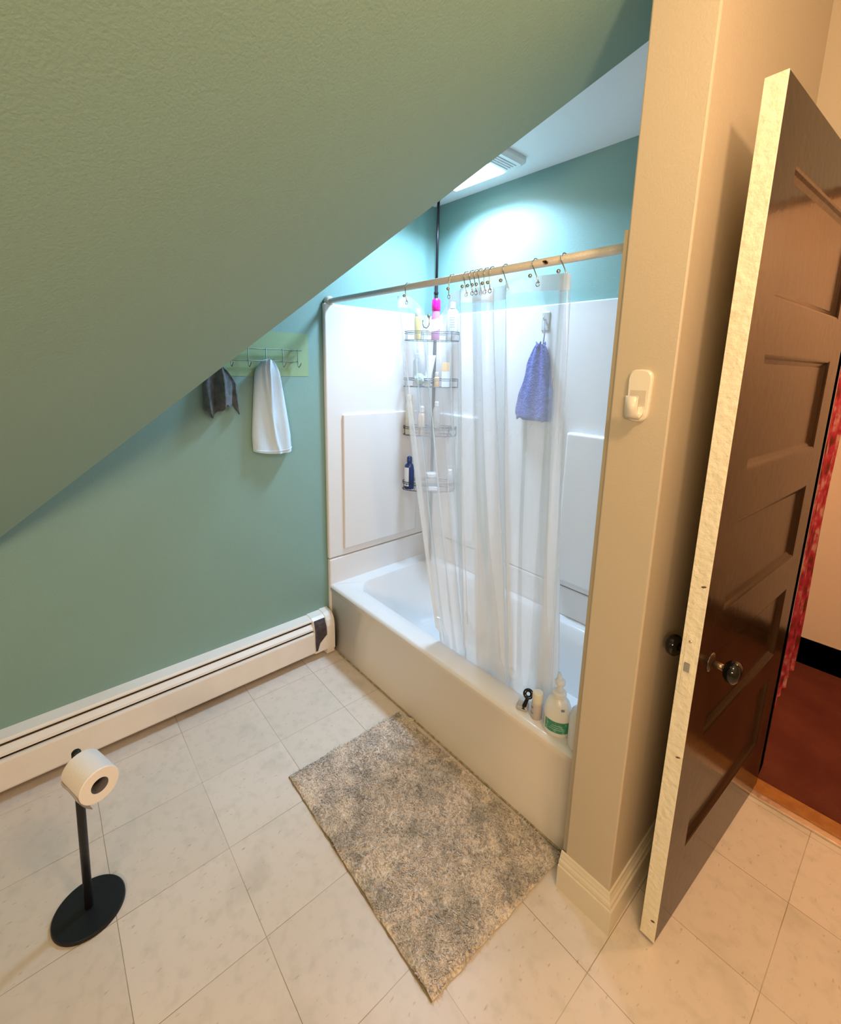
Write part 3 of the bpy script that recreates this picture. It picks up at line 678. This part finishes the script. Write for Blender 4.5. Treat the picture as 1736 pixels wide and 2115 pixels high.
def towel(name, yc, ztop, zbot_f, halfw_f, fold_f, shift_f, m, label, NU=48, NV=40, thick=.014, x0=XW+.012, ew=.0, group=None):
    """closed body: front surface with folds, back near wall"""
    bm = bmesh.new(); F_, B_ = [], []
    for j in range(NV+1):
        t = j/NV; fr, br = [], []
        for i in range(NU+1):
            u = -1+2*i/NU
            zb = zbot_f(u); z = ztop+(zb-ztop)*t
            z -= .012*(u*u)*(1-t)**3*2
            hw = halfw_f(t, u); y = yc+shift_f(t)+u*hw
            d = fold_f(u, t)*max(0, 1-abs(u)**6)
            fr.append(bm.verts.new((x0+thick+d, y, z)))
            br.append(bm.verts.new((x0+max(0, d-.02)*.3, y, z)))
        F_.append(fr); B_.append(br)
    for G, flip in ((F_, 0), (B_, 1)):
        for j in range(NV):
            for i in range(NU):
                q = (G[j][i], G[j][i+1], G[j+1][i+1], G[j+1][i]); bm.faces.new(q if not flip else q[::-1])
    for j in range(NV):
        bm.faces.new((F_[j][0], F_[j+1][0], B_[j+1][0], B_[j][0])); bm.faces.new((F_[j][NU], B_[j][NU], B_[j+1][NU], F_[j+1][NU]))
    for i in range(NU):
        bm.faces.new((F_[0][i], B_[0][i], B_[0][i+1], F_[0][i+1])); bm.faces.new((F_[NV][i], F_[NV][i+1], B_[NV][i+1], B_[NV][i]))
    r = empty(name, (XW+.02, yc, ztop), label, 'towel', group)
    o = from_bm('cloth', bm, m, r, True); loc(o, r); sharp(o, 60); return r, F_
def g(x, c, w): return math.exp(-((x-c)/w)**2)
def wf(u, t):   # white towel: centre ridge narrowing down, diagonal left overlap, scooped top right
    d = .018*g(u, -.12+.12*t, .10+.05*t)*(1-t*.6) + .010*g(u, -.55+.75*t, .10) + .020*(1-t)**2 + .010*g(u, .75, .25)*(.4+t)
    if t < .16: d -= .012*g(u, .45, .3)*(1-t/.16)
    step = .010*(1/(1+math.exp(-(u-(-.62+.80*min(t/.75, 1)))*22)))
    return d+step+.018*t
def whw(t, u):
    s = min(t/.12, 1); base = .034+.020*math.sin(s*PI/2) ; return base+.036*min(1, max(0, (t-.08)/.75))**.9
rw, _ = towel('hand_towel', -.300, 1.566, lambda u: 1.135+.020*u*u*.6-.004*u, whw, wf, lambda t: .012*t, M['towelw'], 'pale blue-white hand towel hanging from the middle hook of the rack')
# stitched hem
bm = bmesh.new(); add_tube(bm, [(XW+.012+.014+wf(u, .97)*max(0, 1-abs(u)**6)+.001, -.300+.012+u*whw(.97, u), 1.147+.012*u*u) for u in [-.95+1.9*k/24 for k in range(25)]], .0022, 6)
o = from_bm('hem', bm, M['towelw'], rw, True); loc(o, rw)
def df(u, t): return .020*math.sin(u*6+1)*(.3+t)+.012*g(u, .1, .15)*(1-t)+.026*t+.010*math.sin(u*11+t*3)*t
def dz(u):
    return 1.367 - .048*g(u, -.55, .38) + .006*math.sin(u*14) - .05*max(0, (u-.62)/.38)**1.6
rd, _ = towel('washcloth', -.508, 1.545, dz, lambda t, u: .018+.046*min(1, t*2.6)**.7+.008*t, df, lambda t: .002*t, M['toweld'], 'charcoal grey washcloth hanging from the rack, half hidden by the slope', thick=.012)

# ---------------------------------------------------------------- shower fan light
fl = empty('ceiling_light', (.46, .47, H), 'white bathroom fan light with square glowing lens on the alcove ceiling', 'ceiling light')
bm = bmesh.new(); pts = rrect(.235, .675, .345, .600, .03, 6); pt2 = rrect(.250, .660, .360, .585, .03, 6)
A = [bm.verts.new((x, y, H-.0005)) for x, y in pts]; A2 = [bm.verts.new((x, y, H-.016)) for x, y in pts]; B = [bm.verts.new((x, y, H-.030)) for x, y in pt2]
for P_, Q_ in ((A, A2), (A2, B)):
    for k in range(len(P_)): bm.faces.new((P_[k], P_[(k+1) % len(P_)], Q_[(k+1) % len(P_)], Q_[k]))
bm.faces.new(B); bm.faces.new(A[::-1])
loc(from_bm('housing', bm, M['white'], fl), fl)
ln_ = box('glowing_lens', (.262, .372, H-.036), (.560, .578, H-.0295), M['led'], fl, .004); loc(ln_, fl)
bm = bmesh.new()
for k in range(4): add_box(bm, (.585+k*.016, .385, H-.0335), (.592+k*.016, .56, H-.0295), .001)
loc(from_bm('fan_grille', bm, M['label'], fl), fl)

# ---------------------------------------------------------------- adhesive hook on the partition
ah = empty('adhesive_hook', (1.541, YC, 1.432), 'ivory plastic adhesive hook on the cream partition', 'hook')
bm = bmesh.new()
hw_ = .027
out = []
for k in range(13): a = PI*k/12; out.append((hw_*math.copysign(abs(math.cos(a))**.6, math.cos(a)), .095+.024*math.sin(a)**.8))
for k in range(13): a = PI+PI*k/12; out.append((hw_*.92*math.copysign(abs(math.cos(a))**.7, math.cos(a)), .022+.022*math.sin(a)))
L0 = [bm.verts.new((x, 0, z)) for x, z in out]; L1 = [bm.verts.new((x, -.007, z)) for x, z in out]; L2 = [bm.verts.new((x*.88, -.0105, .0585+(z-.0585)*.95)) for x, z in out]
for P_, Q_ in ((L0, L1), (L1, L2)):
    for k in range(len(out)): bm.faces.new((P_[k], P_[(k+1) % len(out)], Q_[(k+1) % len(out)], Q_[k]))
bm.faces.new(L2); bm.faces.new(L0[::-1]); o = from_bm('base_plate', bm, M['hookwhite'], ah, True); sharp(o, 30)
box('inset', (-.018, -.0112, .030), (.018, -.0098, .072), mat('ivory_recess', (.62, .54, .43), .4), ah, .0004)
bm = bmesh.new()   # curved J arm
pp = [(-.010, .036), (-.013, .018), (-.026, .011), (-.037, .017), (-.040, .034), (-.041, .060)]
prev = None
for i, (y, z) in enumerate(pp):
    w2 = .016-.002*(i > 2); th_ = .0042
    a = Vector(pp[min(i+1, 5)])-Vector(pp[max(i-1, 0)]); nx, nz = -a.y, a.x; l_ = math.hypot(nx, nz); nx /= l_; nz /= l_
    ring = [bm.verts.new((sx*w2, y+s*nx*th_, z+s*nz*th_)) for sx, s in ((-1, -1), (1, -1), (1, 1), (-1, 1))]
    if prev:
        for k in range(4): bm.faces.new((prev[k], prev[(k+1) % 4], ring[(k+1) % 4], ring[k]))
    else: bm.faces.new(ring[::-1])
    prev = ring
bm.faces.new(prev); bmesh.ops.bevel(bm, geom=bm.edges[:], offset=.0012, segments=2, affect='EDGES'); from_bm('hook_arm', bm, M['hookwhite'], ah, True)

# ---------------------------------------------------------------- door
ang = math.atan2(.059, .808)   # lean from +y toward +x
dr = empty('door_leaf', (1.722, -.028, 0), 'open dark brown five-panel door with cream painted latch edge', 'door', rz=-ang)
# local frame: +y along the door, +x out of the visible face, thickness towards -x
DW, DH, TH = .81, 2.10, .036
bm = bmesh.new()
ys = [0, .118, .700, DW]; panels = [(.245, .515), (.605, .850), (.965, .1+1.105), (1.325, 1.59), (1.71, 1.97)]
zs = [.012]+[z for p_ in panels for z in p_]+[DH]
grid = {}
def gv(x, y, z):
    k = (round(x, 5), round(y, 5), round(z, 5))
    if k not in grid: grid[k] = bm.verts.new((x, y, z))
    return grid[k]
for sx, X_ in ((1, 0.0), (-1, -TH)):
    for a in range(3):
        for b2 in range(len(zs)-1):
            y0, y1, z0, z1 = ys[a], ys[a+1], zs[b2], zs[b2+1]
            if a == 1 and b2 % 2 == 1:
                loops = [(X_, 0), (X_-sx*.002, .005), (X_-sx*.007, .010), (X_-sx*.012, .020), (X_-sx*.012, .024)]
                prev = None
                for xx, ins in loops:
                    ring = [gv(xx, y0+ins, z0+ins), gv(xx, y1-ins, z0+ins), gv(xx, y1-ins, z1-ins), gv(xx, y0+ins, z1-ins)]
                    if prev:
                        for k in range(4):
                            f = (prev[k], prev[(k+1) % 4], ring[(k+1) % 4], ring[k]); bm.faces.new(f if sx > 0 else f[::-1])
                    prev = ring
                bm.faces.new(prev if sx > 0 else prev[::-1])
            else:
                f = (gv(X_, y0, z0), gv(X_, y1, z0), gv(X_, y1, z1), gv(X_, y0, z1)); bm.faces.new(f if sx > 0 else f[::-1])
for b2 in range(len(zs)-1):
    z0, z1 = zs[b2], zs[b2+1]
    bm.faces.new((gv(0, 0, z0), gv(0, 0, z1), gv(-TH, 0, z1), gv(-TH, 0, z0))); bm.faces.new((gv(0, DW, z0), gv(-TH, DW, z0), gv(-TH, DW, z1), gv(0, DW, z1)))
for a in range(3):
    bm.faces.new((gv(0, ys[a], DH), gv(0, ys[a+1], DH), gv(-TH, ys[a+1], DH), gv(-TH, ys[a], DH))); bm.faces.new((gv(0, ys[a], .012), gv(-TH, ys[a], .012), gv(-TH, ys[a+1], .012), gv(0, ys[a+1], .012)))
from_bm('panelled_leaf', bm, M['darkwood'], dr)
doorcream = mat('chipped_cream_paint', (.88, .80, .62), .4, bump=(60, .5), var=(14, (.82, .72, .52), .5, .8))
o = box('latch_edge', (-TH-.0005, -.0035, .012), (.0004, .0, DH+.0005), doorcream, dr, .0008); o['label'] = 'cream painted latch edge with chips'
o = box('inner_face_skin', (-TH-.0022, -.0035, .012), (-TH+.0002, DW, DH), doorcream, dr); o['label'] = 'cream painted side facing the wall'
# mortise latch plate
mp_ = box('mortise_plate', (-TH+.006, -.0050, .775), (-.008, -.0034, .935), doorcream, dr, .0005)
for z0, z1, nm, mm in ((.838, .862, 'latch_bolt', M['chrome']), (.795, .818, 'dead_bolt', doorcream)):
    box(nm, (-.026, -.0075 if nm == 'latch_bolt' else -.0062, z0), (-.013, -.0045, z1), mm, mp_, .001)
bm = bmesh.new(); add_lathe(bm, [(.0035, 0), (.0035, .001), (.001, .0015)], n=12); bmesh.ops.rotate(bm, verts=bm.verts[:], matrix=Matrix.Rotation(PI/2, 3, 'X')); bmesh.ops.translate(bm, verts=bm.verts[:], vec=(-.02, -.005, .918)); from_bm('screw', bm, M['brass'], mp_, True)
chip = mat('brown_chip', (.12, .06, .03), .8)
for y, z, s in ((-.0045, .075, .004), (-.0045, .60, .002), (-.0045, 1.06, .003)):
    bm = bmesh.new()
    pts_ = [(-.016, 0), (-.012, -.0015), (-.007, .001), (-.004, .004), (-.008, s+.002), (-.013, s)]
    f_ = [bm.verts.new((px_, -.0041, z+pz_)) for px_, pz_ in pts_]; b_ = [bm.verts.new((px_, -.0034, z+pz_)) for px_, pz_ in pts_]
    bm.faces.new(f_); bm.faces.new(b_[::-1])
    for q in range(6): bm.faces.new((f_[q], b_[q], b_[(q+1) % 6], f_[(q+1) % 6]))
    from_bm('paint_chip', bm, chip, dr)
ks = M['blackgloss']
def knob(side, y, z, name):
    s = 1 if side > 0 else -1; x0 = 0 if s > 0 else -TH-.0022
    bm = bmesh.new(); add_lathe(bm, [(.025, 0), (.025, .002), (.020, .005), (.011, .007)], n=24); bmesh.ops.rotate(bm, verts=bm.verts[:], matrix=Matrix.Rotation(s*PI/2, 3, 'Y')); bmesh.ops.translate(bm, verts=bm.verts[:], vec=(x0, y, z))
    kr = from_bm('rosette', bm, M['blackgloss'] if s < 0 else mat('dark_bronze_plate', (.10, .07, .045), .3, .8), dr, True)
    bm = bmesh.new(); add_lathe(bm, [(.0085, .004), (.0085, .034)], n=16); bmesh.ops.rotate(bm, verts=bm.verts[:], matrix=Matrix.Rotation(s*PI/2, 3, 'Y')); bmesh.ops.translate(bm, verts=bm.verts[:], vec=(x0, y, z)); from_bm('spindle', bm, mat('worn_bronze', (.22, .16, .10), .3, .9), kr, True)
    bm = bmesh.new(); add_lathe(bm, [(.010, .030), (.020, .034), (.0275, .042), (.029, .050), (.027, .058), (.018, .065), (.004, .068)], n=28); bmesh.ops.rotate(bm, verts=bm.verts[:], matrix=Matrix.Rotation(s*PI/2, 3, 'Y')); bmesh.ops.translate(bm, verts=bm.verts[:], vec=(x0, y, z)); k2 = from_bm('knob', bm, ks, kr, True); k2['label'] = 'black round knob'
knob(1, .085, .838, 'k'); knob(-1, .085, .838, 'k')
bm = bmesh.new(); add_tube(bm, [(-TH-.002, .03, 1.262), (-TH-.014, .03, 1.260), (-TH-.017, .03, 1.252), (-TH-.010, .03, 1.247)], .0025, 8); o = from_bm('small_hook', bm, M['wire'], dr, True)

# ---------------------------------------------------------------- red cloth in the hall
bm = bmesh.new(); V = []
for j in range(31):
    z = .01+2.0*j/30; row = []
    for i in range(61):
        y = 1.22+.60*i/60; row.append(bm.verts.new((1.722+.012*math.sin(i*.62)+.004*math.sin(i*.25+j*.3), y, z)))
    V.append(row)
for A, B in zip(V, V[1:]):
    for k in range(60): bm.faces.new((A[k], A[k+1], B[k+1], B[k]))
bmesh.ops.solidify(bm, geom=bm.faces[:], thickness=.002)
o = from_bm('hanging_cloth', bm, M['redcloth'], None, True); tag(o, 'red and pink mottled cloth hanging in the hall behind the door', 'hanging cloth')

# ---------------------------------------------------------------- toilet paper stand
BX, BY = .615, -1.168
TXo = Vector((.036, .021, 0))
ts = empty('toilet_paper_stand', (BX, BY, 0), 'black freestanding toilet paper stand with round base on the tile floor', 'toilet paper stand')
lathe('base', [(.084, 0), (.0865, .002), (.0865, .009), (.084, .012), (.02, .0135), (.0, .0135)], M['black'], ts, n=64)
ZTOP = .545
bm = bmesh.new(); add_tube(bm, [(0, 0, .012), TXo*.5+Vector((0, 0, .28)), TXo+Vector((0, 0, ZTOP-.004)), TXo+Vector((0, 0, ZTOP))], [.0105, .0105, .0105, .008], 20); from_bm('pole', bm, M['black'], ts, True)
ad = Vector((.92, .08, -.0)).normalized()
ad = Vector((.115, .035, 0)).normalized()
a0 = TXo+Vector((0, 0, ZTOP-.028))
bm = bmesh.new(); add_tube(bm, [a0, a0+ad*.105], .008, 14); from_bm('arm', bm, M['black'], ts, True)
# roll
RR, RL, RC = .0445, .098, .0195
rcen = Vector((BX, BY, 0))+a0+ad*.068+Vector((0, 0, -.011))
rl = empty('toilet_paper_roll', rcen, 'white toilet paper roll on the arm of the black stand', 'toilet paper roll')
bm = bmesh.new(); side = Vector((0, 0, 1)); lat = ad.cross(side)
rings = []
for x, r in ((-RL/2, RC), (-RL/2, RR-.002), (-RL/2+.002, RR), (RL/2-.002, RR), (RL/2, RR-.002), (RL/2, RC), (-RL/2, RC)):
    rings.append([bm.verts.new(ad*x+(side*math.cos(k*2*PI/48)+lat*math.sin(k*2*PI/48))*r) for k in range(48)])
for A, B in zip(rings, rings[1:]):
    for k in range(48): bm.faces.new((A[k], A[(k+1) % 48], B[(k+1) % 48], B[k]))
bmesh.ops.remove_doubles(bm, verts=bm.verts[:], dist=1e-6)
o = from_bm('paper', bm, M['paper'], rl, True); sharp(o, 35)
bm = bmesh.new(); rings = []
for x, r in ((-RL/2+.001, RC+.0005), (RL/2-.001, RC+.0005), (RL/2-.001, RC-.0008), (-RL/2+.001, RC-.0008)):
    rings.append([bm.verts.new(ad*x+(side*math.cos(k*2*PI/32)+lat*math.sin(k*2*PI/32))*r) for k in range(32)])
for A, B in zip(rings, rings[1:]+rings[:1]):
    for k in range(32): bm.faces.new((A[k], A[(k+1) % 32], B[(k+1) % 32], B[k]))
from_bm('cardboard_core', bm, M['core'], rl, True)
bm = bmesh.new(); V = []   # loose outer flap
for i in range(13):
    a = PI*.5+i*.10; rr = RR+.0015+.010*(i/12)**2
    V.append([bm.verts.new(ad*(-RL/2+.001+(RL-.002)*k/4)+(side*math.cos(a)+lat*math.sin(a))*(rr+.001*math.sin(k*2+i*.4))) for k in range(5)])
for A, B in zip(V, V[1:]):
    for k in range(4): bm.faces.new((A[k], A[k+1], B[k+1], B[k]))
bmesh.ops.solidify(bm, geom=bm.faces[:], thickness=.0008)
from_bm('loose_sheet', bm, M['paper'], rl, True)

# ---------------------------------------------------------------- bath mat
rng = random.Random(3)
rc = [Vector((.588, -.548, 0)), Vector((1.403, -.562, 0)), Vector((1.430, -.012, 0)), Vector((.605, -.030, 0))]
def ruv(u, v): return (rc[0]*(1-u)+rc[1]*u)*(1-v)+(rc[3]*(1-u)+rc[2]*u)*v
rugo = empty('bath_mat', (1.0, -.3, 0), 'shaggy grey taupe bath mat on the floor along the tub', 'bath mat')
NU, NV = 130, 84; vs = []; fs = []
def hgt(u, v, p):
    e = min(u, 1-u)*.82; e2 = min(v, 1-v)*.51; q = min(1, min(e, e2)/.012)
    return .004+.009*math.sqrt(max(0, q))+.0035*noise.noise(p*45)*q+.003*noise.noise(p*14)*q
for j in range(NV+1):
    for i in range(NU+1):
        u, v = i/NU, j/NV; p_ = ruv(u, v)
        wv = .004*noise.noise(Vector((u*9, v*9, 2)))
        if i in (0, NU) or j in (0, NV): p_ = p_+Vector((wv*2, wv*2, 0))
        vs.append((p_.x, p_.y, hgt(u, v, p_)))
for j in range(NV):
    for i in range(NU): fs.append((j*(NU+1)+i, j*(NU+1)+i+1, (j+1)*(NU+1)+i+1, (j+1)*(NU+1)+i))
o = new_obj('backing', vs, fs, M['rug'], rugo, smooth=True); loc(o, rugo)
vs = []; fs = []
for t in range(30000):
    u, v = rng.uniform(.002, .998), rng.uniform(.003, .997); p_ = ruv(u, v); h = hgt(u, v, p_)
    fl_ = noise.noise(p_*9)*PI*2; a = fl_+rng.uniform(-.9, .9); L = rng.uniform(.007, .015); w2 = rng.uniform(.0010, .0020)
    dx, dy = math.cos(a), math.sin(a); lean = rng.uniform(.4, 1.1)
    b0 = Vector((p_.x, p_.y, h-.003)); sd = Vector((-dy, dx, 0))*w2
    m1 = b0+Vector((dx*L*.3*lean, dy*L*.3*lean, L*.55)); m2 = b0+Vector((dx*L*lean, dy*L*lean, L*.72))
    k = len(vs); vs += [b0-sd, b0+sd, m1-sd, m1+sd, m2]; fs += [(k, k+1, k+3, k+2), (k+2, k+3, k+4)]
o = new_obj('shag_pile', vs, fs, M['rug'], rugo); loc(o, rugo); o['kind'] = 'stuff'
bm = bmesh.new()
edge_pts = [ruv(i/60, 0)+Vector((0, -.001+.003*noise.noise(Vector((i*.5, 0, 0))), .003)) for i in range(61)]
add_tube(bm, edge_pts, .0022, 6); o = from_bm('bound_edge', bm, mat('brown_binding', (.24, .175, .11), .9), rugo, True); loc(o, rugo)

# paper scrap
bm = bmesh.new(); V = []
for j in range(6):
    V.append([bm.verts.new(((i-3)*.0065, (j-2.5)*.005, .004+.010*abs(noise.noise(Vector((i*1.3, j*1.1, 5)))))) for i in range(7)])
for A, B in zip(V, V[1:]):
    for k in range(6): bm.faces.new((A[k], A[k+1], B[k+1], B[k]))
bmesh.ops.solidify(bm, geom=bm.faces[:], thickness=.0006)
o = from_bm('paper_scrap', bm, mat('cream_paper', (.85, .78, .62), .8), None); o.location = (.682, -.030, .012); o.rotation_euler = (.2, .1, .6); tag(o, 'small crumpled cream paper scrap at the mat corner by the tub', 'paper scrap')
